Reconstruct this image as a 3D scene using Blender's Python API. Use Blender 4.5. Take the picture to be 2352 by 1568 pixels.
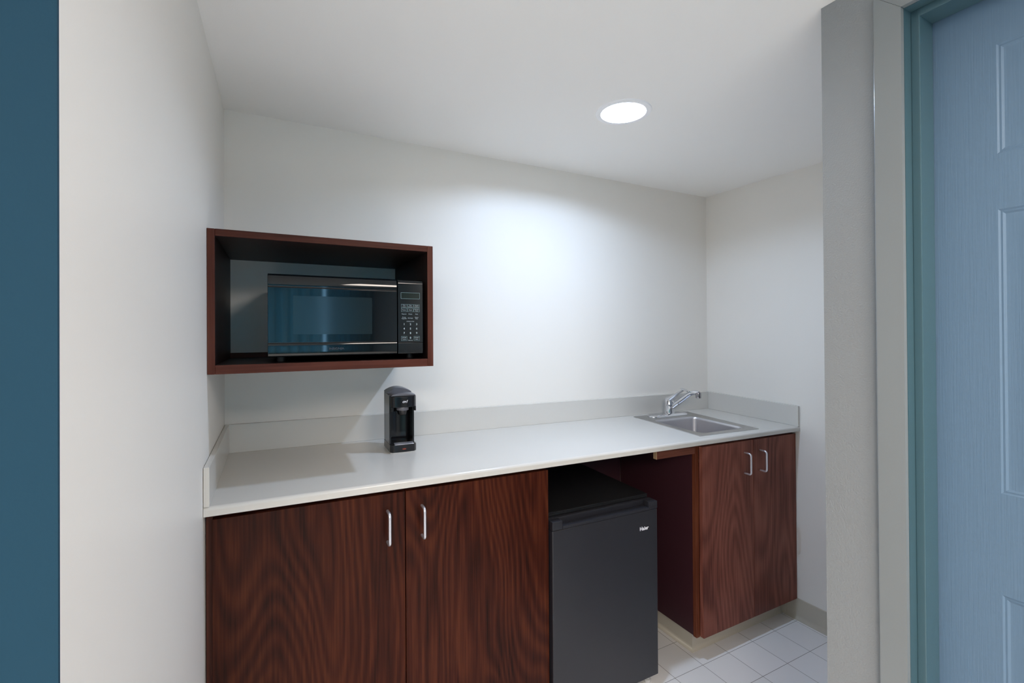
import bpy, bmesh, math
from mathutils import Vector, Matrix

# ------------------------------------------------------------------ camera, world, lights, exposure
sc = bpy.context.scene
C = sc.collection
for o in list(bpy.data.objects):
    bpy.data.objects.remove(o, do_unlink=True)

YAW, PITCH, ROLL = math.radians(27.5900), math.radians(0.2840), math.radians(-0.3697)
F = Vector((math.sin(YAW)*math.cos(PITCH), math.cos(YAW)*math.cos(PITCH), math.sin(PITCH)))
R0 = Vector((math.cos(YAW), -math.sin(YAW), 0)); U0 = R0.cross(F)
RR = R0*math.cos(ROLL) + U0*math.sin(ROLL); UU = -R0*math.sin(ROLL) + U0*math.cos(ROLL)
cam_data = bpy.data.cameras.new('camera'); cam = bpy.data.objects.new('camera', cam_data); C.objects.link(cam)
m = Matrix((RR, UU, -F)).transposed().to_4x4(); m.translation = Vector((0.12096, -1.87110, 1.36571))
cam.matrix_world = m
cam_data.sensor_width = 36.0; cam_data.lens = 1086.645/2352*36
cam_data.shift_y = -24.43/2352; cam_data.clip_start = 0.02
sc.camera = cam

world = bpy.data.worlds.new('world'); sc.world = world; world.use_nodes = True
world.node_tree.nodes['Background'].inputs[0].default_value = (0.35, 0.55, 0.75, 1)
world.node_tree.nodes['Background'].inputs[1].default_value = 0.3

H = 2.1322            # ceiling
LX, LY = 1.229, -0.597
LAMP_W, LAMP_COL = 8.4, (0.58, 0.74, 1.0)
LENS_E = 9.0
WIN_W, WIN_COL = 85.0, (0.30, 0.66, 1.0)
FILL_W, FILL_COL = 25.0, (1.0, 0.88, 0.78)  # for the added fill in the unseen room
lamp = bpy.data.lights.new('downlight_bulb', 'AREA'); lamp.shape = 'DISK'; lamp.size = 0.055; lamp.spread = math.radians(172)
lamp.energy = LAMP_W; lamp.color = LAMP_COL
lo = bpy.data.objects.new('downlight_bulb', lamp); C.objects.link(lo); lo.location = (LX, LY, H+0.016)
day = bpy.data.lights.new('window_daylight', 'AREA'); day.shape = 'RECTANGLE'; day.size = 2.6; day.size_y = 1.9
day.energy = WIN_W; day.color = WIN_COL
do = bpy.data.objects.new('window_daylight', day); C.objects.link(do)
do.location = (0.2, -5.05, 1.25); do.rotation_euler = (math.radians(90), 0, 0)

rl = bpy.data.lights.new('room_fill_light', 'AREA'); rl.shape = 'RECTANGLE'; rl.size = 0.45; rl.size_y = 0.9  # added fill for the alcove from behind the camera, no fixture modelled
rl.energy = FILL_W; rl.color = FILL_COL
ro = bpy.data.objects.new('room_fill_light', rl); C.objects.link(ro); ro.location = (0.90, -2.50, H-0.02)
rb = bpy.data.lights.new('room_fill_light_far', 'AREA'); rb.shape = 'RECTANGLE'; rb.size = 1.0; rb.size_y = 1.0  # second added fill, brightens the right side of the alcove
rb.energy = 78.0; rb.color = FILL_COL
rbo = bpy.data.objects.new('room_fill_light_far', rb); C.objects.link(rbo); rbo.location = (-0.75, -3.3, H-0.02)

sc.view_settings.view_transform = 'Standard'; sc.view_settings.look = 'None'
sc.view_settings.exposure = 0.20; sc.view_settings.gamma = 1.0; sc.view_settings.use_curve_mapping = False
sc.cycles.max_bounces = 14; sc.cycles.diffuse_bounces = 10; sc.cycles.use_denoising = True
sc.cycles.sample_clamp_indirect = 4.0; sc.cycles.caustics_reflective = False; sc.cycles.caustics_refractive = False

# ------------------------------------------------------------------ the (slightly out of square) place
W = 2.3499; ZC = 0.96748; D = 0.5169; T = 0.0136; SP = 0.0958
ZX, ZY, LA, RA = -0.0141827, 0.0336012, -0.0245130, 0.0229643
def warp(p, mode):
    x, y, z = p; u = x/W
    t = 0.0
    if mode == 'base': t = (ZX*x + ZY*y)*min(max(z, 0), ZC)/ZC
    return Vector((x + (LA*(1-u) + RA*u)*(-y), y, z + t))

# ------------------------------------------------------------------ mesh helpers
def append(bm, tmp):
    me = bpy.data.meshes.new('tmp'); tmp.to_mesh(me); tmp.free(); bm.from_mesh(me); bpy.data.meshes.remove(me)

class MB:
    def __init__(s): s.bm = bmesh.new()
    def box(s, x0, x1, y0, y1, z0, z1, bev=0.0, seg=2, edges=None, sub=0):
        t = bmesh.new()
        bmesh.ops.create_cube(t, size=1)
        for v in t.verts:
            v.co = Vector(((x0+x1)/2 + v.co.x*(x1-x0), (y0+y1)/2 + v.co.y*(y1-y0), (z0+z1)/2 + v.co.z*(z1-z0)))
        if bev > 0:
            es = [e for e in t.edges if edges is None or edges((e.verts[0].co+e.verts[1].co)/2, e.verts[1].co-e.verts[0].co)]
            bmesh.ops.bevel(t, geom=es, offset=bev, segments=seg, profile=0.5, affect='EDGES')
        append(s.bm, t); return s
    def tube(s, pts, r, n=14, cap=True, flat=None):
        """pts: list of points; r: radius or list"""
        pts = [Vector(p) for p in pts]; rs = r if isinstance(r, (list, tuple)) else [r]*len(pts)
        rings = []; up = None
        for i, p in enumerate(pts):
            a = pts[max(i-1, 0)]; b = pts[min(i+1, len(pts)-1)]; d = (b-a).normalized()
            if up is None:
                up = Vector((0, 0, 1)) if abs(d.z) < 0.9 else Vector((1, 0, 0))
            sx = d.cross(up).normalized(); sy = sx.cross(d).normalized(); up = sy
            fx, fy = flat[i] if flat else (1, 1)
            rings.append([s.bm.verts.new(p + sx*math.cos(2*math.pi*k/n)*rs[i]*fx + sy*math.sin(2*math.pi*k/n)*rs[i]*fy) for k in range(n)])
        for a, b in zip(rings, rings[1:]):
            for k in range(n):
                s.bm.faces.new((a[k], a[(k+1) % n], b[(k+1) % n], b[k]))
        if cap:
            s.bm.faces.new(rings[0][::-1]); s.bm.faces.new(rings[-1])
        return s
    def lathe(s, c, prof, n=40, cap0=True, cap1=True, sx=1, sy=1):
        rings = []
        for r, z in prof:
            rings.append([s.bm.verts.new((c[0]+r*sx*math.cos(2*math.pi*k/n), c[1]+r*sy*math.sin(2*math.pi*k/n), c[2]+z)) for k in range(n)])
        for a, b in zip(rings, rings[1:]):
            for k in range(n):
                s.bm.faces.new((a[k], a[(k+1) % n], b[(k+1) % n], b[k]))
        if cap0: s.bm.faces.new(rings[0][::-1])
        if cap1: s.bm.faces.new(rings[-1])
        return s
    def prism(s, poly, axis, a0, a1, bev=0.0, seg=2):
        """poly: 2-D outline, extruded along axis from a0 to a1"""
        t = bmesh.new()
        def P(u, v, a):
            return {'x': (a, u, v), 'y': (u, a, v), 'z': (u, v, a)}[axis]
        lo_ = [t.verts.new(P(u, v, a0)) for u, v in poly]; hi = [t.verts.new(P(u, v, a1)) for u, v in poly]
        n = len(poly)
        t.faces.new(lo_[::-1]); t.faces.new(hi)
        for k in range(n): t.faces.new((lo_[k], lo_[(k+1) % n], hi[(k+1) % n], hi[k]))
        bmesh.ops.recalc_face_normals(t, faces=t.faces[:])
        if bev > 0:
            caps = [e for e in t.edges if len(e.link_faces) == 2 and e.calc_face_angle(0) > 0.9]
            bmesh.ops.bevel(t, geom=caps, offset=bev, segments=seg, profile=0.5, affect='EDGES')
        append(s.bm, t); return s
    def quads(s, vs, fs):
        v = [s.bm.verts.new(p) for p in vs]
        for f in fs: s.bm.faces.new([v[i] for i in f])
        return s
    def ring(s, x0, x1, z0, z1, w, y, d, r=0.0015):
        """thin rectangular outline standing on a plane of constant y"""
        for a in ((x0, x1, z1-w, z1), (x0, x1, z0, z0+w), (x0, x0+w, z0+w, z1-w), (x1-w, x1, z0+w, z1-w)):
            s.box(a[0], a[1], y-d, y, a[2], a[3])
        return s
    def text(s, body, x, z, y, size, align='CENTER', shear=0.0, bold=0.0, sx=1.0, d=0.0003):
        cu = bpy.data.curves.new('t', 'FONT'); cu.body = body; cu.size = size; cu.align_x = align; cu.align_y = 'CENTER'
        cu.shear = shear; cu.offset = bold; cu.resolution_u = 3; cu.extrude = d/2
        ob = bpy.data.objects.new('t', cu); C.objects.link(ob)
        dg = bpy.context.evaluated_depsgraph_get()
        me = bpy.data.meshes.new_from_object(ob.evaluated_get(dg))
        for v in me.vertices:
            a, b, c = v.co; v.co = (x+a*sx, y-d/2-c, z+b)
        s.bm.from_mesh(me)
        bpy.data.objects.remove(ob); bpy.data.meshes.remove(me); bpy.data.curves.remove(cu)
        return s
    def build(s, name, mat, parent=None, mode='none', smooth=35, origin=None, pre=None):
        bm = s.bm
        if pre:
            for v in bm.verts: v.co = pre(v.co)
        for v in bm.verts: v.co = warp(v.co, mode)
        if parent is not None: org = parent['_o']
        else:
            xs = [v.co for v in bm.verts]
            org = origin or ((min(v.x for v in xs)+max(v.x for v in xs))/2, (min(v.y for v in xs)+max(v.y for v in xs))/2, min(v.z for v in xs))
        org = Vector(org)
        for v in bm.verts: v.co -= org
        bmesh.ops.recalc_face_normals(bm, faces=bm.faces[:])
        me = bpy.data.meshes.new(name); bm.to_mesh(me); bm.free()
        me.materials.append(mat)
        if smooth:
            for p in me.polygons: p.use_smooth = True
        if smooth: me.set_sharp_from_angle(angle=math.radians(smooth))
        o = bpy.data.objects.new(name, me); C.objects.link(o)
        if smooth:
            wn = o.modifiers.new('weighted_normals', 'WEIGHTED_NORMAL'); wn.keep_sharp = True; wn.weight = 90
        if parent is not None: o.parent = parent
        else: o.location = org
        o['_o'] = org
        return o

def thing(name, label, cat, loc, mode='none', group=None):
    o = bpy.data.objects.new(name, None); C.objects.link(o); o.empty_display_size = 0.05
    p = warp(loc, mode); o.location = p; o['_o'] = p
    o['label'] = label; o['category'] = cat
    if group: o['group'] = group
    return o
def tag(o, label, cat, group=None):
    o['label'] = label; o['category'] = cat
    if group: o['group'] = group
    return o
def struct(o):
    o['kind'] = 'structure'; return o

# ------------------------------------------------------------------ materials
def mat(name):
    m = bpy.data.materials.new(name); m.use_nodes = True
    nt = m.node_tree; b = nt.nodes['Principled BSDF']
    return m, nt, b
def link(nt, a, ao, b, bi): nt.links.new(a.outputs[ao], b.inputs[bi])
def plain(name, col, rough=0.5, metal=0.0, spec=0.5, coat=0.0, bump=0.0, bscale=200, aniso=0.0, var=0.0, rvar=0.0):
    m, nt, b = mat(name)
    b.inputs['Base Color'].default_value = (*col, 1); b.inputs['Roughness'].default_value = rough
    b.inputs['Metallic'].default_value = metal; b.inputs['Specular IOR Level'].default_value = spec
    b.inputs['Coat Weight'].default_value = coat; b.inputs['Coat Roughness'].default_value = 0.1
    b.inputs['Anisotropic'].default_value = aniso
    tc = nt.nodes.new('ShaderNodeTexCoord')
    if bump:
        n = nt.nodes.new('ShaderNodeTexNoise'); n.inputs['Scale'].default_value = bscale; n.inputs['Detail'].default_value = 3
        bp = nt.nodes.new('ShaderNodeBump'); bp.inputs['Strength'].default_value = bump; bp.inputs['Distance'].default_value = 0.002
        link(nt, tc, 'Object', n, 'Vector'); link(nt, n, 'Fac', bp, 'Height'); link(nt, bp, 'Normal', b, 'Normal')
    if var or rvar:
        n2 = nt.nodes.new('ShaderNodeTexNoise'); n2.inputs['Scale'].default_value = 2.2; n2.inputs['Detail'].default_value = 4
        link(nt, tc, 'Object', n2, 'Vector')
        if var:
            r = nt.nodes.new('ShaderNodeValToRGB'); e = r.color_ramp.elements
            e[0].position = 0.3; e[1].position = 0.7
            e[0].color = (*[c*(1-var) for c in col], 1); e[1].color = (*[min(1, c*(1+var)) for c in col], 1)
            link(nt, n2, 'Fac', r, 'Fac'); link(nt, r, 'Color', b, 'Base Color')
        if rvar:
            mr = nt.nodes.new('ShaderNodeMapRange'); mr.inputs[3].default_value = rough-rvar; mr.inputs[4].default_value = rough+rvar
            link(nt, n2, 'Fac', mr, 0); link(nt, mr, 0, b, 'Roughness')
    return m

def wood(name, dark, mid, light, seed=0.0, fig=9.0, rough=0.32, horizontal=False):
    m, nt, b = mat(name)
    tc = nt.nodes.new('ShaderNodeTexCoord'); mp = nt.nodes.new('ShaderNodeMapping')
    mp.inputs['Location'].default_value = (seed, seed*0.7, seed*1.3)
    if horizontal: mp.inputs['Rotation'].default_value = (0, math.radians(90), 0)
    link(nt, tc, 'Object', mp, 'Vector')
    def noise(scale, detail, vec):
        s = nt.nodes.new('ShaderNodeMapping'); s.inputs['Scale'].default_value = vec
        link(nt, mp, 'Vector', s, 'Vector')
        n = nt.nodes.new('ShaderNodeTexNoise'); n.inputs['Scale'].default_value = scale; n.inputs['Detail'].default_value = detail
        link(nt, s, 'Vector', n, 'Vector'); return n
    base = noise(1.0, 1.2, (3.6, 3.6, 0.85))                    # growth rings cut flat: contour lines of a slow field
    mu = nt.nodes.new('ShaderNodeMath'); mu.operation = 'MULTIPLY'; mu.inputs[1].default_value = fig*6.28
    si = nt.nodes.new('ShaderNodeMath'); si.operation = 'SINE'
    link(nt, base, 'Fac', mu, 0); link(nt, mu, 0, si, 0)
    fib = noise(1.0, 6, (170, 170, 5)); blot = noise(1.0, 3, (8, 8, 3.0))
    # mix: 0.5 + .18*sine + fibre + blotch
    a = nt.nodes.new('ShaderNodeMath'); a.operation = 'MULTIPLY_ADD'; a.inputs[1].default_value = 0.11; a.inputs[2].default_value = -0.20
    link(nt, si, 0, a, 0)
    c = nt.nodes.new('ShaderNodeMath'); c.operation = 'MULTIPLY_ADD'; c.inputs[1].default_value = 0.80
    link(nt, fib, 'Fac', c, 0); link(nt, a, 0, c, 2)
    d = nt.nodes.new('ShaderNodeMath'); d.operation = 'MULTIPLY_ADD'; d.inputs[1].default_value = 0.60
    link(nt, blot, 'Fac', d, 0); link(nt, c, 0, d, 2)
    r = nt.nodes.new('ShaderNodeValToRGB'); e = r.color_ramp.elements
    e[0].position = 0.2; e[0].color = (*dark, 1); e[1].position = 0.85; e[1].color = (*light, 1)
    k = e.new(0.5); k.color = (*mid, 1)
    link(nt, d, 0, r, 'Fac'); link(nt, r, 'Color', b, 'Base Color')
    bp = nt.nodes.new('ShaderNodeBump'); bp.inputs['Strength'].default_value = 0.10; bp.inputs['Distance'].default_value = 0.001
    link(nt, c, 0, bp, 'Height'); link(nt, bp, 'Normal', b, 'Normal')
    b.inputs['Roughness'].default_value = rough; b.inputs['Specular IOR Level'].default_value = 0.12
    return m

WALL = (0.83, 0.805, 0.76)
M = {}
M['wall'] = plain('wall_paint', WALL, 0.45, bump=0.06, bscale=330, spec=0.35, rvar=0.04)
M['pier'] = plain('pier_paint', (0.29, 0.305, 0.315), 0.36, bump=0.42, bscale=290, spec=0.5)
M['ceiling'] = plain('ceiling_paint', (0.92, 0.915, 0.90), 0.7, bump=0.08, bscale=260, spec=0.3)
M['teal'] = plain('teal_wall', (0.012, 0.050, 0.086), 0.75, spec=0.2, bump=0.15, bscale=300)  # even dark teal base colour of wall_front
M['roomwall'] = plain('room_paint', (0.16, 0.28, 0.32), 0.6)
M['counter'] = plain('counter_laminate', (0.63, 0.615, 0.58), 0.20, spec=0.5, var=0.01, rvar=0.04)
M['base'] = plain('vinyl_base', (0.54, 0.50, 0.42), 0.4)
M['trim'] = plain('trim_paint', (0.25, 0.27, 0.28), 0.22, bump=0.06, bscale=150)
M['frame'] = plain('frame_teal_tint', (0.065, 0.130, 0.160), 0.35, bump=0.06, bscale=150)  # same paint as the casing, with teal room light put into the colour
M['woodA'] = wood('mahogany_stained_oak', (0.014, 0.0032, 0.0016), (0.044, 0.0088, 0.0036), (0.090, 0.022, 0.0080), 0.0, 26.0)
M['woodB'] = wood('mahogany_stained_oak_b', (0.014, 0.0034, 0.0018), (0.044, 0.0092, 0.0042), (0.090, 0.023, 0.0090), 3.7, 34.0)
M['woodC_lit'] = wood('mahogany_stained_oak_lit_c', (0.100, 0.031, 0.023), (0.200, 0.068, 0.049), (0.285, 0.108, 0.076), 7.1, 20.0)  # oak of the left doors with stronger lamplight put into the colour
M['woodD_lit'] = wood('mahogany_stained_oak_lit_d', (0.100, 0.031, 0.023), (0.196, 0.066, 0.047), (0.285, 0.108, 0.076), 9.4, 20.0)  # other sink door, the same lamplight in its colour
M['woodE'] = wood('mahogany_edge', (0.04, 0.012, 0.008), (0.08, 0.024, 0.016), (0.12, 0.042, 0.028), 1.4, 4.0, 0.4)
M['woodH'] = wood('mahogany_edge_h', (0.04, 0.012, 0.008), (0.08, 0.024, 0.016), (0.12, 0.042, 0.028), 2.4, 4.0, 0.4, True)
M['stile'] = wood('mahogany_stile', (0.07, 0.018, 0.009), (0.14, 0.040, 0.020), (0.20, 0.066, 0.032), 6.1, 6.0, 0.4)
M['inside'] = plain('shaded_inside', (0.016, 0.008, 0.007), 0.45, spec=0.3)  # shade inside the shelf box put into the wood colour
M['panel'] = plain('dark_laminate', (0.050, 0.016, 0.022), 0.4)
M['cleatw'] = wood('mahogany_batten', (0.10, 0.034, 0.022), (0.18, 0.062, 0.040), (0.26, 0.10, 0.066), 5.4, 4.0, 0.4, True)
M['cleat'] = plain('raw_wood', (0.36, 0.24, 0.14), 0.6)
M['alu'] = plain('satin_aluminium', (0.78, 0.78, 0.84), 0.32, metal=0.85)
M['black'] = plain('black_plastic', (0.008, 0.008, 0.010), 0.12, spec=0.5)
M['blackm'] = plain('black_satin', (0.007, 0.007, 0.008), 0.36, bump=0.25, bscale=700)
M['fridge'] = plain('black_textured_steel', (0.017, 0.017, 0.022), 0.36, bump=0.30, bscale=800, spec=0.55)
M['glass'] = plain('black_glass', (0.004, 0.006, 0.008), 0.04, spec=0.5)
M['screen'] = plain('microwave_screen', (0.012, 0.020, 0.024), 0.10, spec=0.5)
M['lcd'] = plain('display_window', (0.004, 0.012, 0.008), 0.1)
M['print'] = plain('panel_print', (0.42, 0.52, 0.58), 0.5)
M['print2'] = plain('keypad_rule', (0.20, 0.32, 0.36), 0.5)
M['white'] = plain('white_print', (0.85, 0.85, 0.9), 0.4)
M['insig'] = plain('grey_badge', (0.06, 0.06, 0.07), 0.35)
M['red'] = plain('red_emblem', (0.25, 0.04, 0.02), 0.4)
M['chrome'] = plain('chrome', (0.75, 0.76, 0.79), 0.07, metal=1.0)
M['chromed'] = plain('aerator_metal', (0.35, 0.34, 0.36), 0.2, metal=1.0)
M['steel'] = plain('brushed_steel', (0.50, 0.49, 0.48), 0.30, metal=1.0, aniso=0.4)
M['basin'] = plain('brushed_steel_basin', (0.62, 0.62, 0.65), 0.38, metal=1.0, aniso=0.3)
M['grey'] = plain('grey_plastic', (0.13, 0.13, 0.15), 0.3)
M['seal'] = plain('pale_seal', (0.6, 0.6, 0.6), 0.5)
M['ring'] = plain('white_trim_ring', (0.95, 0.96, 0.99), 0.4)
M['curtain'] = plain('curtain_fabric', (0.35, 0.60, 0.66), 0.8)
M['outlet'] = plain('ivory', (0.6, 0.58, 0.5), 0.4)

def tiles():
    m, nt, b = mat('floor_tile')
    tc = nt.nodes.new('ShaderNodeTexCoord'); mp = nt.nodes.new('ShaderNodeMapping')
    g = 0.1568
    mp.inputs['Location'].default_value = (-1.866, 0.5035+g*20, 0)
    geo = nt.nodes.new('ShaderNodeNewGeometry'); link(nt, geo, 'Position', mp, 'Vector')
    br = nt.nodes.new('ShaderNodeTexBrick'); br.offset = 0; br.squash = 1
    for k, v in (('Scale', 1.0), ('Mortar Size', 0.0011), ('Mortar Smooth', 0.3), ('Brick Width', g), ('Row Height', g), ('Bias', 0.0)):
        br.inputs[k].default_value = v
    br.inputs['Color1'].default_value = (0.90, 0.88, 0.87, 1); br.inputs['Color2'].default_value = (0.86, 0.845, 0.835, 1)
    br.inputs['Mortar'].default_value = (0.26, 0.23, 0.22, 1)
    link(nt, mp, 'Vector', br, 'Vector'); link(nt, br, 'Color', b, 'Base Color')
    bp = nt.nodes.new('ShaderNodeBump'); bp.inputs['Strength'].default_value = 0.5; bp.inputs['Distance'].default_value = 0.001; bp.invert = True
    link(nt, br, 'Fac', bp, 'Height'); link(nt, bp, 'Normal', b, 'Normal')
    b.inputs['Roughness'].default_value = 0.35
    return m
M['tile'] = tiles()

def doortint():
    m, nt, b = mat('door_blue_tint')
    tc = nt.nodes.new('ShaderNodeTexCoord'); mp = nt.nodes.new('ShaderNodeMapping'); mp.inputs['Scale'].default_value = (380, 380, 9)
    n = nt.nodes.new('ShaderNodeTexNoise'); n.inputs['Scale'].default_value = 1.0; n.inputs['Detail'].default_value = 2
    link(nt, tc, 'Object', mp, 'Vector'); link(nt, mp, 'Vector', n, 'Vector')
    bp = nt.nodes.new('ShaderNodeBump'); bp.inputs['Strength'].default_value = 0.30; bp.inputs['Distance'].default_value = 0.001
    link(nt, n, 'Fac', bp, 'Height'); link(nt, bp, 'Normal', b, 'Normal')
    b.inputs['Base Color'].default_value = (0.125, 0.205, 0.305, 1); b.inputs['Roughness'].default_value = 0.55  # blue of the room light put into the door colour
    return m
M['door'] = doortint()

def emis(name, col, s):
    m, nt, b = mat(name)
    b.inputs['Base Color'].default_value = (0.9, 0.9, 0.9, 1); b.inputs['Emission Color'].default_value = (*col, 1)
    b.inputs['Emission Strength'].default_value = s
    return m
M['lens'] = emis('lit_lens', LAMP_COL, LENS_E)

# ------------------------------------------------------------------ room shell
YO = -1.345; XP = 1.294; YB = -4.9; XL = -2.3
struct(MB().box(XL-0.1, W+0.2, YB-0.2, 0.12, -0.1, 0.0).build('floor', M['tile'], smooth=0))
cm = MB()          # ceiling with the round cut-out of the downlight
n = 48; rr = 0.078
circ = [(LX+rr*math.cos(2*math.pi*k/n), LY+rr*math.sin(2*math.pi*k/n)) for k in range(n)]
bm = cm.bm
inner = [bm.verts.new((x, y, H)) for x, y in circ]; up = [bm.verts.new((x, y, H+0.05)) for x, y in circ]
sq = 0.3
outer = []
for k in range(n):
    a = 2*math.pi*k/n; c_, s_ = math.cos(a), math.sin(a); q = sq/max(abs(c_), abs(s_))
    outer.append(bm.verts.new((LX+c_*q, LY+s_*q, H)))
for k in range(n):
    bm.faces.new((inner[k], inner[(k+1) % n], outer[(k+1) % n], outer[k])); bm.faces.new((inner[k], up[k], up[(k+1) % n], inner[(k+1) % n]))
for x0, x1, y0, y1 in ((XL-0.1, LX-sq, YB-0.2, 0.12), (LX+sq, W+0.2, YB-0.2, 0.12), (LX-sq, LX+sq, YB-0.2, LY-sq), (LX-sq, LX+sq, LY+sq, 0.12)):
    cm.quads([(x0, y0, H), (x1, y0, H), (x1, y1, H), (x0, y1, H)], [(3, 2, 1, 0)])
cm.box(XL-0.1, W+0.2, YB-0.2, 0.12, H+0.06, H+0.12)
struct(cm.build('ceiling', M['ceiling'], smooth=0))
struct(MB().box(-0.12, W+0.12, 0.0, 0.12, 0, H).build('wall_back', M['wall'], smooth=0))
struct(MB().box(-0.12, 0.0, YO+0.004, 0.0, 0, H).build('wall_left', M['wall'], smooth=0))
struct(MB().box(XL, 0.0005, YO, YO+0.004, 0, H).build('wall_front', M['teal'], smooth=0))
struct(MB().box(W, W+0.12, -1.22, 0.0, 0, H).build('wall_right', M['wall'], smooth=0))
JY0, JY1, HD = -1.3832, -2.165, 2.0324       # door opening in the side wall
pm = MB()
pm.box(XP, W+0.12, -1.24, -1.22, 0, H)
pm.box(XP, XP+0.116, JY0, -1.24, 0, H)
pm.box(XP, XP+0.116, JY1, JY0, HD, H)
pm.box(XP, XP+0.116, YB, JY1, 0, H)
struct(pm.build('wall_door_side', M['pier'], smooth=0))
struct(MB().box(XL-0.1, XL, YB, YO, 0, H).build('wall_far_left', M['roomwall'], smooth=0))
fw = MB()            # far wall of the room behind the camera, with its window
WX0, WX1, WZ0, WZ1 = -0.5, 1.1, 0.75, 2.0
fw.box(XL, WX0, YB-0.1, YB, 0, H); fw.box(WX1, XP+0.116, YB-0.1, YB, 0, H)
fw.box(WX0, WX1, YB-0.1, YB, 0, WZ0); fw.box(WX0, WX1, YB-0.1, YB, WZ1, H)
struct(fw.build('wall_far', M['roomwall'], smooth=0))
wn = MB()
for a in ((WX0, WX1, WZ0, WZ0+0.04), (WX0, WX1, WZ1-0.04, WZ1), (WX0, WX0+0.04, WZ0, WZ1), (WX1-0.04, WX1, WZ0, WZ1), (0.28, 0.32, WZ0, WZ1)):
    wn.box(a[0], a[1], YB-0.07, YB-0.03, a[2], a[3])
struct(wn.build('window_1', M['trim'], smooth=0))
# curtains drawn over the window, a gap between them
def curtain(x0, x1, label):
    c = MB(); N = 90; vs = []; zt, zb = 2.08, 0.04
    for k in range(N+1):
        x = x0+(x1-x0)*k/N; y = YB+0.10+0.028*math.sin(k*0.95)+0.008*math.sin(k*2.3)
        vs.append((x, y))
    bmv = c.bm
    for off in (0.0, 0.003):
        top = [bmv.verts.new((x, y+off, zt)) for x, y in vs]; bot = [bmv.verts.new((x, y+off, zb)) for x, y in vs]
        for k in range(N): bmv.faces.new((bot[k], bot[k+1], top[k+1], top[k]))
    o = c.build('curtain', M['curtain'], smooth=80)
    return tag(o, label, 'curtain')
cu = M['curtain'].node_tree; bs = cu.nodes['Principled BSDF']; tr = cu.nodes.new('ShaderNodeBsdfTranslucent'); tr.inputs[0].default_value = (0.45, 0.75, 0.80, 1)
mx = cu.nodes.new('ShaderNodeMixShader'); mx.inputs[0].default_value = 0.55
cu.links.new(bs.outputs[0], mx.inputs[1]); cu.links.new(tr.outputs[0], mx.inputs[2]); cu.links.new(mx.outputs[0], cu.nodes['Material Output'].inputs[0])
curtain(-0.65, 0.760, 'long teal curtain on the window side away from the closed door')
curtain(0.790, 1.24, 'long teal curtain hanging nearest the closed door wall')

# door casing, jamb and leaf
CX = 1.282; CW = 0.0514
cs = MB()
y0, y1 = JY0, JY0+CW
z1 = HD+CW
def mitre(pts, xa, xb):
    t_ = bmesh.new()
    lo_ = [t_.verts.new((xa, u, v)) for u, v in pts]; hi_ = [t_.verts.new((xb, u, v)) for u, v in pts]
    t_.faces.new(lo_[::-1]); t_.faces.new(hi_); nn_ = len(pts)
    for k in range(nn_): t_.faces.new((lo_[k], lo_[(k+1) % nn_], hi_[(k+1) % nn_], hi_[k]))
    bmesh.ops.recalc_face_normals(t_, faces=t_.faces[:])
    fr_ = [e for e in t_.edges if all(abs(v.co.x-xa) < 1e-6 for v in e.verts)]
    out_ = [e for e in fr_ if all(v.co.y > y1-0.002 for v in e.verts)]
    bmesh.ops.bevel(t_, geom=out_, offset=0.0035, segments=4, profile=0.5, affect='EDGES')
    append(cs.bm, t_)
mitre([(y1, 0.0), (y0, 0.0), (y0, HD), (y1, z1)], CX, XP)
mitre([(y0-0.0006, HD), (JY1+0.0006, HD), (JY1-CW, z1), (y1-0.0006, z1)], CX, XP)
mitre([(JY1, 0.0), (JY1-CW, 0.0), (JY1-CW, z1), (JY1, HD)], CX, XP)
struct(cs.build('trim_1', M['trim']))
XS, XD = 1.318, 1.3746
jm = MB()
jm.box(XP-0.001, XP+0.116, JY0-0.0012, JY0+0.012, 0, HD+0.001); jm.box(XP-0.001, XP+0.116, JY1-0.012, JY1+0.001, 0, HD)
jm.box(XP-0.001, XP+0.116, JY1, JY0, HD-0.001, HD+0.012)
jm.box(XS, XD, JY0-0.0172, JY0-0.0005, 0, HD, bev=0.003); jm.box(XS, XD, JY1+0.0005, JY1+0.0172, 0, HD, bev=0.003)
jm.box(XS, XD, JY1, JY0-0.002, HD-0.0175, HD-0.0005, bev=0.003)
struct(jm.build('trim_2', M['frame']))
# door leaf with six moulded panels, facing -x
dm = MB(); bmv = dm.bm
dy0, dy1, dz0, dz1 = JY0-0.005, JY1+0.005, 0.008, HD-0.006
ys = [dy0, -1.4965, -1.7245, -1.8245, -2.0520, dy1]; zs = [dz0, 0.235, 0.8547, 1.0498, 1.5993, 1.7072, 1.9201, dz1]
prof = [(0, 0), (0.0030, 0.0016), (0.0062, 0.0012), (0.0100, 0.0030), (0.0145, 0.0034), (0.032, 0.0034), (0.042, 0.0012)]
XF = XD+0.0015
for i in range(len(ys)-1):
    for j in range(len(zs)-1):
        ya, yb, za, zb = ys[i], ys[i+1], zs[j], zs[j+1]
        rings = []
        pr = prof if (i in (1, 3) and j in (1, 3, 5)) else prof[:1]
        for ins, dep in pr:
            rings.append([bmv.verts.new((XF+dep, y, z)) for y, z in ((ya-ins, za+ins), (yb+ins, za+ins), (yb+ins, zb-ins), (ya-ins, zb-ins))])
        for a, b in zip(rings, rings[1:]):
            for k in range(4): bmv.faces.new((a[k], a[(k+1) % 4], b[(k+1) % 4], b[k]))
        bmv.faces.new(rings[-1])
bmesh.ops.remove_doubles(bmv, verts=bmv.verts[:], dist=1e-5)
dm.box(XF+0.009, XF+0.036, dy1, dy0, dz0, dz1)
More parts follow.
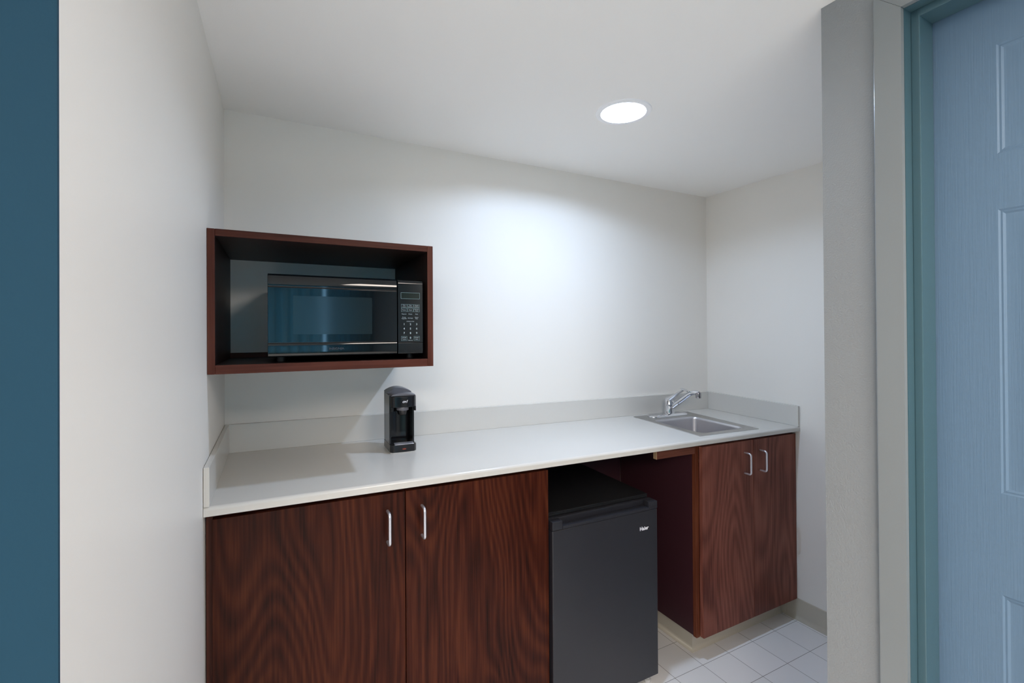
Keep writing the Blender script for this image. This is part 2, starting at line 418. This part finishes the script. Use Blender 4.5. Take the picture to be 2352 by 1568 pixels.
dm.quads([(XF, dy0, dz0), (XF, dy1, dz0), (XF, dy1, dz1), (XF, dy0, dz1), (XF+0.01, dy0, dz0), (XF+0.01, dy1, dz0), (XF+0.01, dy1, dz1), (XF+0.01, dy0, dz1)],
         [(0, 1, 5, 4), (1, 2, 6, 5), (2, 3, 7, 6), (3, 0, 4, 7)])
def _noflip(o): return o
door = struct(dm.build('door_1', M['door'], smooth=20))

# baseboards (vinyl cove base)
def cove(path, name, h=0.1, t=0.004):
    """path: list of (x,y) with the room to the left of travel"""
    b = MB(); prof = [(0.0, h), (t, h-0.001), (t, 0.022), (0.008, 0.008), (0.015, 0.0015), (0.015, 0.0), (0.0, 0.0)]
    P = [Vector((x, y, 0)) for x, y in path]; rows = []
    for i, p in enumerate(P):
        ns = []
        if i > 0: d = (P[i]-P[i-1]).normalized(); ns.append(Vector((-d.y, d.x, 0)))
        if i < len(P)-1: d = (P[i+1]-P[i]).normalized(); ns.append(Vector((-d.y, d.x, 0)))
        nn = (ns[0]+ns[-1]).normalized(); nn = nn/max(nn.dot(ns[0]), 0.3)
        rows.append([b.bm.verts.new(p + nn*a + Vector((0, 0, z))) for a, z in prof])
    for a, c in zip(rows, rows[1:]):
        for k in range(len(prof)-1): b.bm.faces.new((a[k], a[k+1], c[k+1], c[k]))
    b.bm.faces.new(rows[0]); b.bm.faces.new(rows[-1][::-1])
    return b.build(name, M['base'], smooth=50)
struct(cove([(W, -1.218), (W, -0.44)], 'baseboard_right'))
struct(cove([(0, -0.02), (0, YO+0.01)], 'baseboard_left'))
# (cabinet 2 plinth has its own base, built with the cabinet)

# ------------------------------------------------------------------ downlight
t = thing('recessed_downlight', 'round white recessed ceiling downlight, switched on', 'ceiling light', (LX, LY, H))
MB().lathe((LX, LY, H), [(0.0755, 0.024), (0.0758, 0.0), (0.0768, -0.004), (0.084, -0.0055), (0.0935, -0.0035), (0.0955, -0.0003), (0.0955, 0.0)], n=64, cap0=False, cap1=False).build('trim_ring', M['ring'], t)
MB().lathe((LX, LY, H), [(0.0001, 0.0190), (0.03, 0.0192), (0.06, 0.0200), (0.0754, 0.0220), (0.0754, 0.027), (0.0001, 0.027)], n=64, cap0=False, cap1=False).build('lens', M['lens'], t)

# ------------------------------------------------------------------ countertop and splash
t = thing('countertop', 'long off-white laminate countertop with rolled front edge', 'countertop', (W/2, -D/2, ZC-0.02), 'base')
SX0, SX1, SY0, SY1 = 1.7806, 2.0527, -0.442, -0.1600     # basin opening
def shr_(p):     # the sink sits a little askew in the counter
    return Vector((p.x + 0.030*(p.y+0.30), p.y, p.z))
ct = MB(); th = 0.0225; b = ct.bm
def slab(x0, x1, y0, y1, sh=False):
    ct.box(x0, x1, y0, y1, ZC-th, ZC)
hx0, hx1, hy0, hy1 = 1.768, 2.115, -0.455, -0.06
FR = -D+0.02
slab(0.001, hx0, FR, -0.001); slab(hx1, W-0.001, FR, -0.001); slab(hx0, hx1, hy1, -0.001); slab(hx0, hx1, FR, hy0)
# rolled front edge
pr = []
for k in range(9):
    a = math.pi/2*k/8; pr.append((-D+0.009-0.009*math.sin(a), ZC-0.009+0.009*math.cos(a)))
pr += [(-D+0.0005, ZC-th-0.0005), (-D+0.004, ZC-th-0.002), (FR, ZC-th-0.002), (FR, ZC)]
ct.prism(pr[::-1], 'x', 0.001, W-0.001)
ct.build('worktop', M['counter'], t, 'base')
MB().box(0.001, W-0.001, -T, -0.001, ZC, ZC+SP, bev=0.0015).build('rear_splash', M['counter'], t, 'base')
MB().box(0.001, T, -D+0.001, -T-0.0003, ZC, ZC+SP, bev=0.0015).build('side_splash', M['counter'], t, 'base')
MB().box(W-T, W-0.001, -D+0.001, -T-0.0003, ZC, ZC+SP, bev=0.0015).build('side_splash', M['counter'], t, 'base')

# ------------------------------------------------------------------ cabinets
def handle(parent, x, zt, zb, y0=-0.4985, ybar=-0.5300, r=0.0042):
    p = []
    rc = 0.011
    p.append((x, y0, zt)); p.append((x, ybar+rc, zt))
    for k in range(1, 6):
        a = math.pi/2*k/6; p.append((x, ybar+rc-rc*math.sin(a), zt-rc+rc*math.cos(a)))
    p.append((x, ybar, zt-rc)); p.append((x, ybar, zb+rc))
    for k in range(1, 6):
        a = math.pi/2*k/6; p.append((x, ybar+rc-rc*math.cos(a), zb+rc-rc*math.sin(a)))
    p.append((x, ybar+rc, zb)); p.append((x, y0, zb))
    MB().tube(p, r, n=14).build('handle', M['alu'], parent, 'base', smooth=60)
DZ0, DZT, DYF, DYB = 0.1020, 0.9285, -0.4970, -0.4785
CT = ZC-th-0.003       # top of the carcasses
def cabinet(name_label, x0, x1, d0, d1, split, hz, hx, mats):
    t = thing('base_cabinet', name_label, 'cabinet', ((x0+x1)/2, -0.25, 0), 'base')
    c = MB()
    c.box(x0, x0+0.016, -0.477, -0.016, 0.1040, CT); c.box(x1-0.016, x1, -0.477, -0.016, 0.1040, CT)
    c.box(x0+0.016, x1-0.016, -0.46, -0.016, 0.1040, 0.12); c.box(x0+0.016, x1-0.016, -0.024, -0.016, 0.12, CT)
    c.box(x0+0.016, x1-0.016, -0.477, -0.459, CT-0.03, CT); c.box(x0+0.016, x1-0.016, -0.477, -0.459, 0.104, 0.13)
    c.build('carcass', mats[2], t, 'base', smooth=0)
    for (a, b_, hxx, mm) in ((d0, split-0.0012, hx[0], mats[0]), (split+0.0012, d1, hx[1], mats[1])):
        d = MB().box(a, b_, DYF, DYB, DZ0, DZT, bev=0.0008, seg=1).build('door', mm, t, 'base')
        handle(d, hxx, hz[0], hz[1])
    return t
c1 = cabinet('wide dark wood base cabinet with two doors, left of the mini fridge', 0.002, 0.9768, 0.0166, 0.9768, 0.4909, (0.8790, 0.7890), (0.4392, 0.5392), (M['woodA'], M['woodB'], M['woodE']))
MB().box(0.03, 0.965, -0.4215, -0.02, 0.0, 0.1035).build('plinth', M['base'], c1, 'base', smooth=0)
c2 = cabinet('dark wood base cabinet under the sink, two narrow doors', 1.7000, W-0.001, 1.7190, W-0.003, 2.0399, (0.8760, 0.7815), (1.9783, 2.0832), (M['woodC_lit'], M['woodD_lit'], M['woodE']))
# stile in front of the sink cabinet's side and beige vinyl plinth
pl = MB(); pf = [(0.0, 0.1035), (0.0, 0.022), (0.004, 0.008), (0.011, 0.0015), (0.011, 0.0)]
pth = [(1.7360, -0.02), (1.7360, -0.4215), (W-0.006, -0.4215)]
rows = []
for i, (x, y) in enumerate(pth):
    nn = [Vector((-1, 0, 0)), Vector((-1, -1, 0)), Vector((0, -1, 0))][i]
    rows.append([pl.bm.verts.new(Vector((x, y, z)) + nn*a) for a, z in pf])
for a, c in zip(rows, rows[1:]):
    for k in range(len(pf)-1): pl.bm.faces.new((a[k], a[k+1], c[k+1], c[k]))
pl.box(1.7365, W-0.006, -0.420, -0.02, 0.0, 0.103)
pl.build('plinth', M['base'], c2, 'base', smooth=60)
MB().box(W-0.012, W-0.0005, -0.445, -0.423, 0.0, 0.102, bev=0.003).build('plinth', M['base'], c2, 'base')
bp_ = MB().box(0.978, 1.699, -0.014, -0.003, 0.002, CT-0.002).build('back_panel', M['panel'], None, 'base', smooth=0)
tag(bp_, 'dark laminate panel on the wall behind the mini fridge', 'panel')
cl = thing('support_cleat', 'short wooden batten under the counter beside the sink cabinet', 'batten', (1.6, -0.47, 0.9), 'base')
MB().box(1.4890, 1.6990, -0.477, -0.459, 0.8975, CT-0.0015, bev=0.001, seg=1).build('strip', M['cleatw'], cl, 'base')
MB().box(1.4872, 1.4889, -0.477, -0.459, 0.8975, CT-0.0015).build('end_grain', M['cleat'], cl, 'base')
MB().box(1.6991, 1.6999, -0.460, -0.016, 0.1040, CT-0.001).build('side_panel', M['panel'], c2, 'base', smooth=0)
MB().box(1.6991, 1.7185, -0.4782, -0.4602, 0.1000, CT-0.001, bev=0.0008, seg=1).build('stile', M['stile'], c2, 'base')

# ------------------------------------------------------------------ mini fridge
t = thing('mini_fridge', 'black compact fridge standing in the open bay under the counter', 'fridge', (1.216, -0.27, 0), 'base')
MB().box(0.986, 1.446, -0.468, -0.03, 0.028, 0.7570, bev=0.004).build('cabinet_body', M['blackm'], t, 'base')
MB().box(0.984, 1.448, -0.466, -0.03, 0.7545, 0.7625, bev=0.002).build('top_panel', M['blackm'], t, 'base')
dr = MB().box(0.9807, 1.4515, -0.515, -0.470, 0.0598, 0.7185, bev=0.004, seg=3).build('door', M['fridge'], t, 'base')
ft = MB()      # handle rail with the scooped grip
ft.box(0.9807, 1.4515, -0.4850, -0.470, 0.7195, 0.7500, bev=0.003)
ft.box(0.9807, 1.0220, -0.516, -0.4850, 0.7195, 0.7500, bev=0.003); ft.box(1.4075, 1.4515, -0.516, -0.4850, 0.7195, 0.7500, bev=0.003)
ft.prism([(1.022, 0.7195), (1.4075, 0.7195), (1.4075, 0.7300), (1.0220, 0.7300)], 'y', -0.516, -0.485, bev=0.0015)
ft.build('handle', M['fridge'], dr, 'base')
MB().text('Haier', 1.3845, 0.6515, -0.515, 0.0195, bold=0.0006, sx=0.98).build('logo', M['white'], dr, 'base', smooth=0)
for x in (1.005, 1.4420):
    for y in (-0.465, -0.06):
        MB().lathe((x, y, 0), [(0.012, 0.0), (0.013, 0.004), (0.013, 0.013), (0.007, 0.015), (0.007, 0.03)], n=20).build('foot', M['seal'], t, 'none')
MB().box(0.990, 1.440, -0.480, -0.468, 0.030, 0.0570, bev=0.002).build('kick_grille', M['blackm'], t, 'base')

# ------------------------------------------------------------------ sink
t = thing('sink', 'small square stainless steel sink set into the counter', 'sink', (1.935, -0.26, ZC), 'base')
def bil(p):    # outer rim follows the measured, slightly skewed outline
    u = (p.x-1.75)/0.375; v = (p.y+0.475)/0.437
    X = (1-v)*((1-u)*1.7337+u*2.1097) + v*((1-u)*1.7610+u*2.1352)
    Y = (1-v)*((1-u)*-0.4714+u*-0.4778) + v*((1-u)*-0.0405+u*-0.0364)
    return X, Y
def rrect(x0, x1, y0, y1, r, n=6):
    pts = []
    for cx, cy, a0 in ((x1-r, y1-r, 0), (x0+r, y1-r, 90), (x0+r, y0+r, 180), (x1-r, y0+r, 270)):
        for k in range(n+1):
            a = math.radians(a0+90*k/n); pts.append((cx+r*math.cos(a), cy+r*math.sin(a)))
    return pts
sk = MB(); b = sk.bm
def ringv(pts, z, f=None): return [b.verts.new((*(f(Vector((x, y, 0))) if f else (x, y)), z)) for x, y in pts]
def bridge(a, c):
    for k in range(len(a)): b.faces.new((a[k], a[(k+1) % len(a)], c[(k+1) % len(a)], c[k]))
o0 = ringv(rrect(1.75, 2.125, -0.475, -0.038, 0.002), ZC+0.0002, bil)
o1 = ringv(rrect(1.752, 2.123, -0.473, -0.040, 0.002), ZC+0.0028, bil)
o2 = ringv(rrect(1.758, 2.117, -0.467, -0.046, 0.002), ZC+0.0035, bil)
i0 = ringv(rrect(1.7790, 2.0590, -0.4440, -0.1560, 0.030), ZC+0.0030)
for a, c in ((o0, o1), (o1, o2), (o2, i0)): bridge(a, c)
sk.build('rim', M['steel'], t, 'base', smooth=50)
sk = MB(); b = sk.bm
i0 = ringv(rrect(1.7790, 2.0590, -0.4440, -0.1560, 0.030), ZC+0.0030)
i1 = ringv(rrect(1.7830, 2.0550, -0.4400, -0.1600, 0.028), ZC+0.0005)
i2 = ringv(rrect(1.7850, 2.0530, -0.4380, -0.1620, 0.028), ZC-0.008)
i3 = ringv(rrect(1.7920, 2.0460, -0.4310, -0.1690, 0.028), ZC-0.125)
i4 = ringv(rrect(1.8000, 2.0380, -0.4230, -0.1770, 0.024), ZC-0.140)
i5 = ringv(rrect(1.8200, 2.0180, -0.4030, -0.1970, 0.020), ZC-0.146)
for a, c in ((i0, i1), (i1, i2), (i2, i3), (i3, i4), (i4, i5)): bridge(a, c)
b.faces.new(i5)
sk.build('basin', M['basin'], t, 'base', smooth=60)
MB().lathe((1.919, -0.30, ZC-0.1457), [(0.036, 0.0), (0.034, 0.003), (0.026, 0.002), (0.022, -0.001)], n=32, cap0=False).build('drain', M['chrome'], t, 'base')

t = thing('faucet', 'chrome single-lever faucet with angled spout behind the sink', 'faucet', (1.955, -0.085, ZC+0.0035), 'base')
zf = ZC+0.0036
pt = MB(); b = pt.bm
def stad(cx, cy, hx, hy, n=10):
    pts = []
    for s_, a0 in ((1, -90), (-1, 90)):
        for k in range(n+1):
            a = math.radians(a0+180*k/n); pts.append((cx+s_*(hx-hy)+hy*math.cos(a), cy+hy*math.sin(a)))
    return pts
bc = (1.945, -0.092)
rs = [ringv(stad(*bc, 0.128, 0.031), zf), ringv(stad(*bc, 0.128, 0.031), zf+0.004), ringv(stad(*bc, 0.122, 0.026), zf+0.009), ringv(stad(*bc, 0.07, 0.020), zf+0.013)]
for a, c in zip(rs, rs[1:]): bridge(a, c)
b.faces.new(rs[-1])
pt.build('deck_plate', M['chrome'], t, 'base', smooth=50)
MB().lathe((1.962, -0.085, zf), [(0.030, 0.006), (0.0285, 0.012), (0.0265, 0.022), (0.026, 0.048), (0.0272, 0.052), (0.0272, 0.056), (0.0258, 0.060), (0.0245, 0.070), (0.020, 0.084), (0.012, 0.092), (0.001, 0.095)], n=36).build('body', M['chrome'], t, 'base', smooth=50)
MB().tube([(1.964, -0.095, 1.008), (1.972, -0.130, 1.038), (1.980, -0.165, 1.068), (1.985, -0.188, 1.088), (1.988, -0.203, 1.098), (1.990, -0.220, 1.1035), (1.991, -0.238, 1.1045), (1.991, -0.247, 1.1035)],
          [0.0128, 0.0126, 0.0122, 0.0118, 0.0116, 0.0114, 0.0114, 0.0100], n=20).build('spout', M['chrome'], t, 'base', smooth=60)
ae = MB().lathe((1.991, -0.2440, 1.0800), [(0.0115, 0.0), (0.0125, 0.001), (0.0125, 0.008), (0.0118, 0.0085), (0.0118, 0.0095), (0.0125, 0.010), (0.0125, 0.024), (0.009, 0.029), (0.001, 0.030)], n=28)
ae.build('aerator', M['chromed'], t, 'base', smooth=50)
MB().tube([(1.963, -0.084, 1.048), (1.964, -0.100, 1.058), (1.965, -0.125, 1.078), (1.966, -0.150, 1.096), (1.967, -0.170, 1.108), (1.967, -0.182, 1.113)],
          [0.0215, 0.0190, 0.0145, 0.0110, 0.0105, 0.0130], n=18, flat=[(1.1, 0.8), (1.1, 0.65), (1, 0.6), (1, 0.55), (1, 0.5), (1.2, 0.3)]).build('lever', M['chrome'], t, 'base', smooth=60)
MB().tube([(1.967, -0.163, 1.1165), (1.967, -0.180, 1.1135), (1.967, -0.203, 1.1070)], [0.0125, 0.014, 0.0115], n=16, flat=[(1, 0.25), (1, 0.28), (1, 0.25)]).build('lever_tip', M['chrome'], t, 'base', smooth=60)

# ------------------------------------------------------------------ wall shelf box and microwave
MZ0, MZ1, MD, MW = 1.2642, 1.6407, 0.4371, 0.5961
t = thing('microwave_shelf', 'open dark wood box shelf on the wall holding the microwave', 'shelf', (MW/2, -MD/2, MZ0))
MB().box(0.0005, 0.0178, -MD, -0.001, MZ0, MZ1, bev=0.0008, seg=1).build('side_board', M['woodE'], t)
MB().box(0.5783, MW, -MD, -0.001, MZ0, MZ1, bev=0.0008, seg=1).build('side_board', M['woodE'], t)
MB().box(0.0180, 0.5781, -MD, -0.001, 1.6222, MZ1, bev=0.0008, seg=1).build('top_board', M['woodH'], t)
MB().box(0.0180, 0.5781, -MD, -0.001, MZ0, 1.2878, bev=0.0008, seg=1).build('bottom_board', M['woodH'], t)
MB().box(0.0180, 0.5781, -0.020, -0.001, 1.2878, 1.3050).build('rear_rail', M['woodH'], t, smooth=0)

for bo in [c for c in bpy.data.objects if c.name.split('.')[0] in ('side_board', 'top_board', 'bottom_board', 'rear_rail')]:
    bo.data.materials.append(M['inside'])          # interior shade put into the board colour, mahogany on the front edges
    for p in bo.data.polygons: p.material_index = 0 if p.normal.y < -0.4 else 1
t = thing('microwave', 'black microwave oven with keypad, inside the wall shelf', 'microwave', (0.369, -0.16, 1.2880))

KX, KZ = 0.4318/0.4690, 0.2288/0.2477          # measured on one plane, built on the plane of the door front
mx = lambda x: 0.1370+(x-0.1347)*KX
mz = lambda z: 1.3060+(z-1.3010)*KZ
YM = -0.420
MB().box(mx(0.1375), mx(0.6020), YM+0.030, -0.090, mz(1.3000), mz(1.5485), bev=0.003).build('housing', M['blackm'], t)
def strip_profile(a0, a1):
    y = YM
    P = [(y+0.010, 1.2985), (y+0.003, 1.2990), (y+0.0002, 1.3035), (y-0.0008, 1.3120), (y-0.0008, 1.3300), (y, 1.3372), (y+0.0016, 1.3385), (y+0.0016, 1.3397),
         (y, 1.3405), (y, 1.5078), (y+0.0016, 1.5086), (y+0.0016, 1.5098), (y, 1.5106), (y+0.0002, 1.5250), (y+0.0022, 1.5370), (y+0.0062, 1.5450), (y+0.012, 1.5482), (y+0.029, 1.5485), (y+0.029, 1.2985)]
    return [(a, mz(z)) for a, z in P]
dd = MB().prism(strip_profile(0, 0)[::-1], 'x', mx(0.1347), mx(0.5156), bev=0.0012, seg=2).build('door', M['glass'], t, smooth=45)
MB().box(mx(0.2025), mx(0.4345), YM-0.0004, YM+0.0006, mz(1.3662), mz(1.4834)).build('window_screen', M['screen'], dd, smooth=0)
MB().text('INSIGNIA', mx(0.3257), mz(1.3207), YM-0.0008, 0.0092, sx=1.08, d=0.0005).build('logo', M['insig'], dd, smooth=0)
P2 = [(a, z) for a, z in strip_profile(0, 0)]
cp = MB().prism([(YM+0.010, mz(1.2985)), (YM+0.002, mz(1.2990)), (YM+0.0002, mz(1.3030)), (YM, mz(1.3355)), (YM+0.0016, mz(1.3362)), (YM+0.0016, mz(1.3370)), (YM, mz(1.3377)), (YM, mz(1.5330)), (YM+0.002, mz(1.5440)), (YM+0.007, mz(1.5475)), (YM+0.029, mz(1.5478)), (YM+0.029, mz(1.2985))][::-1],
                'x', mx(0.5186), mx(0.6032), bev=0.0010, seg=2).build('control_panel', M['glass'], t, smooth=45)
dsp = MB().box(mx(0.5290), mx(0.5912), YM-0.0004, YM+0.0005, mz(1.4842), mz(1.5033)).build('display', M['lcd'], cp, smooth=0)
MB().ring(mx(0.5281), mx(0.5921), mz(1.4832), mz(1.5043), 0.0008, YM, 0.0005).build('display_bezel', M['print2'], cp, smooth=0)
cols = [(0.5290, 0.5486), (0.5503, 0.5699), (0.5716, 0.5912)]
btn = [(a, b_, z_, z__) for z_, z__ in ((1.4532, 1.4650), (1.4398, 1.4516)) for a, b_ in cols] + [(a, b_, 1.3430, 1.3578) for a, b_ in (cols[0], cols[2])]
for a, b_, z_, z__ in btn:
    MB().ring(mx(a), mx(b_), mz(z_), mz(z__), 0.0006, YM, 0.0005).build('button', M['print2'], cp, smooth=0)
cx3 = [0.5388, 0.5600, 0.5813]
tx = MB()
def T2(s1, s2, x, z, sz, dz): tx.text(s1, mx(x), mz(z+dz), YM, sz); tx.text(s2, mx(x), mz(z-dz), YM, sz)
for s_, x in zip((('Time', 'Cook'), ('Time', 'Defrost'), ('Weight', 'Defrost')), cx3): T2(s_[0], s_[1], x, 1.4590, 0.0042, 0.0024)
for s_, x in zip(('Power', 'Clock', None), cx3):
    if s_: tx.text(s_, mx(x), mz(1.4457), YM, 0.0044)
T2('Kitchen', 'Timer', cx3[2], 1.4457, 0.0042, 0.0024)
for s_, x in zip(('Popcorn', 'Potato', 'Pizza'), cx3): tx.text(s_, mx(x), mz(1.4321), YM, 0.0042)
T2('Frozen', 'Vegetable', cx3[0], 1.4190, 0.0040, 0.0022); tx.text('Beverage', mx(cx3[1]), mz(1.4187), YM, 0.0042); T2('Dinner', 'Plate', cx3[2], 1.4190, 0.0040, 0.0022)
tx.text('EXPRESS COOK', mx(cx3[1]), mz(1.4074), YM, 0.0034)
for r_, z in enumerate((1.3979, 1.3830, 1.3682)):
    for c_ in range(3): tx.text(str(r_*3+c_+1), mx(cx3[c_]), mz(z), YM, 0.0080, bold=0.0002)
tx.text('0', mx(cx3[1]), mz(1.3522), YM, 0.0080, bold=0.0002); tx.text('Memory', mx(cx3[1]), mz(1.3440), YM, 0.0042)
tx.text('STOP', mx(cx3[0]), mz(1.3526), YM, 0.0052); tx.text('Cancel', mx(cx3[0]), mz(1.3470), YM, 0.0038)
tx.text('START', mx(cx3[2]), mz(1.3526), YM, 0.0050); tx.text('+30Sec.', mx(cx3[2]), mz(1.3470), YM, 0.0036)
tx.build('keypad_print', M['print'], cp, smooth=0)
for x in (mx(0.17), mx(0.57)):
    for y in (YM+0.05, -0.12):
        MB().lathe((x, y, 1.2878), [(0.011, 0.0), (0.013, 0.004), (0.013, mz(1.3010)-1.2878)], n=20).build('foot', M['blackm'], t)

# ------------------------------------------------------------------ coffee maker
t = thing('coffee_maker', 'black single-cup coffee maker standing on the counter below the shelf', 'coffee maker', (0.55, -0.19, ZC), 'base')
z0 = ZC+0.0004
def outl(x0, x1, yb, yf, bow=0.004, r=0.006, n=10):
    """plan outline, slightly bowed front"""
    pts = [(x1, yb), (x0, yb)]
    for k in range(n+1):
        u = k/n; x = x0+(x1-x0)*u
        c = 1-(2*u-1)**2
        e = r*(1-min(1, min(u, 1-u)*(x1-x0)/r))**2
        pts.append((x, yf-bow*c+e))
    return pts
MB().prism(outl(0.5075, 0.5945, -0.132, -0.231), 'z', z0, z0+0.0030).build('base_seal', M['seal'], t, 'base')
MB().prism(outl(0.5055, 0.5968, -0.130, -0.233), 'z', z0+0.0030, z0+0.0290, bev=0.0012).build('base', M['black'], t, 'base', smooth=50)
bd = MB()
bd.box(0.5055, 0.5925, -0.165, -0.130, z0+0.029, 1.168, bev=0.003)
bd.box(0.5055, 0.5110, -0.2200, -0.163, z0+0.029, 1.168, bev=0.0015); bd.box(0.5868, 0.5925, -0.2200, -0.163, z0+0.029, 1.168, bev=0.0015)
bd.build('body', M['black'], t, 'base')
# small front-of-base back step
MB().prism(outl(0.5112, 0.5866, -0.164, -0.172, bow=-0.006), 'z', z0+0.029, 1.116).build('back_wall', M['black'], t, 'base', smooth=50)
hd = MB()
def headring(x0, x1, yf, z): return outl(x0, x1, -0.166, yf, bow=0.004)
hd.prism(outl(0.5085, 0.5968, -0.166, -0.2335), 'z', 1.1260, 1.1640, bev=0.0015)
hd.prism(outl(0.5085, 0.5190, -0.190, -0.2325, bow=0.0, r=0.003), 'z', 1.1120, 1.1270); hd.prism(outl(0.5905, 0.5968, -0.190, -0.2325, bow=0.0, r=0.003), 'z', 1.1120, 1.1270)
hdo = hd.build('head', M['black'], t, 'base', smooth=50)
MB().prism([(0.5085, 1.1645), (0.5968, 1.1645), (0.5920, 1.1700), (0.575, 1.1735), (0.5525, 1.1750), (0.530, 1.1735), (0.513, 1.1700)][::-1], 'y', -0.232, -0.176, bev=0.002).build('head_cap', M['grey'], t, 'base', smooth=50)
arc = [(0.5055, 1.1680)] + [(0.5055+0.087*k/12, 1.1730+0.0150*math.sin(math.pi*k/12)**0.8) for k in range(13)] + [(0.5925, 1.1680)]
MB().prism(arc[::-1], 'y', -0.186, -0.130, bev=0.0022).build('lid', M['grey'], t, 'base', smooth=50)
MB().text('cv1', 0.5555, 1.1460, -0.2376, 0.0125, shear=0.35, bold=0.0003, sx=1.1, d=0.0006).build('logo', M['white'], hdo, 'base', smooth=0)
bk = MB().lathe((0.5530, -0.210, 1.0960), [(0.010, 0.0), (0.016, 0.003), (0.0185, 0.014), (0.0195, 0.024), (0.0195, 0.031)], n=32)
bk.build('brew_basket', M['black'], t, 'base', smooth=50)
MB().lathe((0.5530, -0.2130, 1.1135), [(0.0180, 0.0), (0.0210, 0.001), (0.0215, 0.008), (0.0200, 0.0120)], n=32).build('basket_rim', M['grey'], t, 'base', smooth=50)
MB().prism([(-0.2345, z0+0.0275), (-0.2180, z0+0.0315), (-0.2180, z0+0.0335), (-0.2350, z0+0.0300)], 'x', 0.5210, 0.5870, bev=0.0005, seg=1).build('drip_tray', M['alu'], t, 'base', smooth=0)
em = MB(); e_ = em.bm
n = 28
ev = [e_.verts.new((0.5525+0.0070*math.cos(2*math.pi*k/n), -0.2374, z0+0.0140+0.0022*math.sin(2*math.pi*k/n))) for k in range(n)]
ev2 = [e_.verts.new((v.co.x, -0.2366, v.co.z)) for v in ev]
e_.faces.new(ev)
for k in range(n): e_.faces.new((ev[k], ev2[k], ev2[(k+1) % n], ev[(k+1) % n]))
em.build('emblem', M['red'], t, 'base', smooth=0)

for o in bpy.data.objects:
    if '_o' in o: del o['_o']
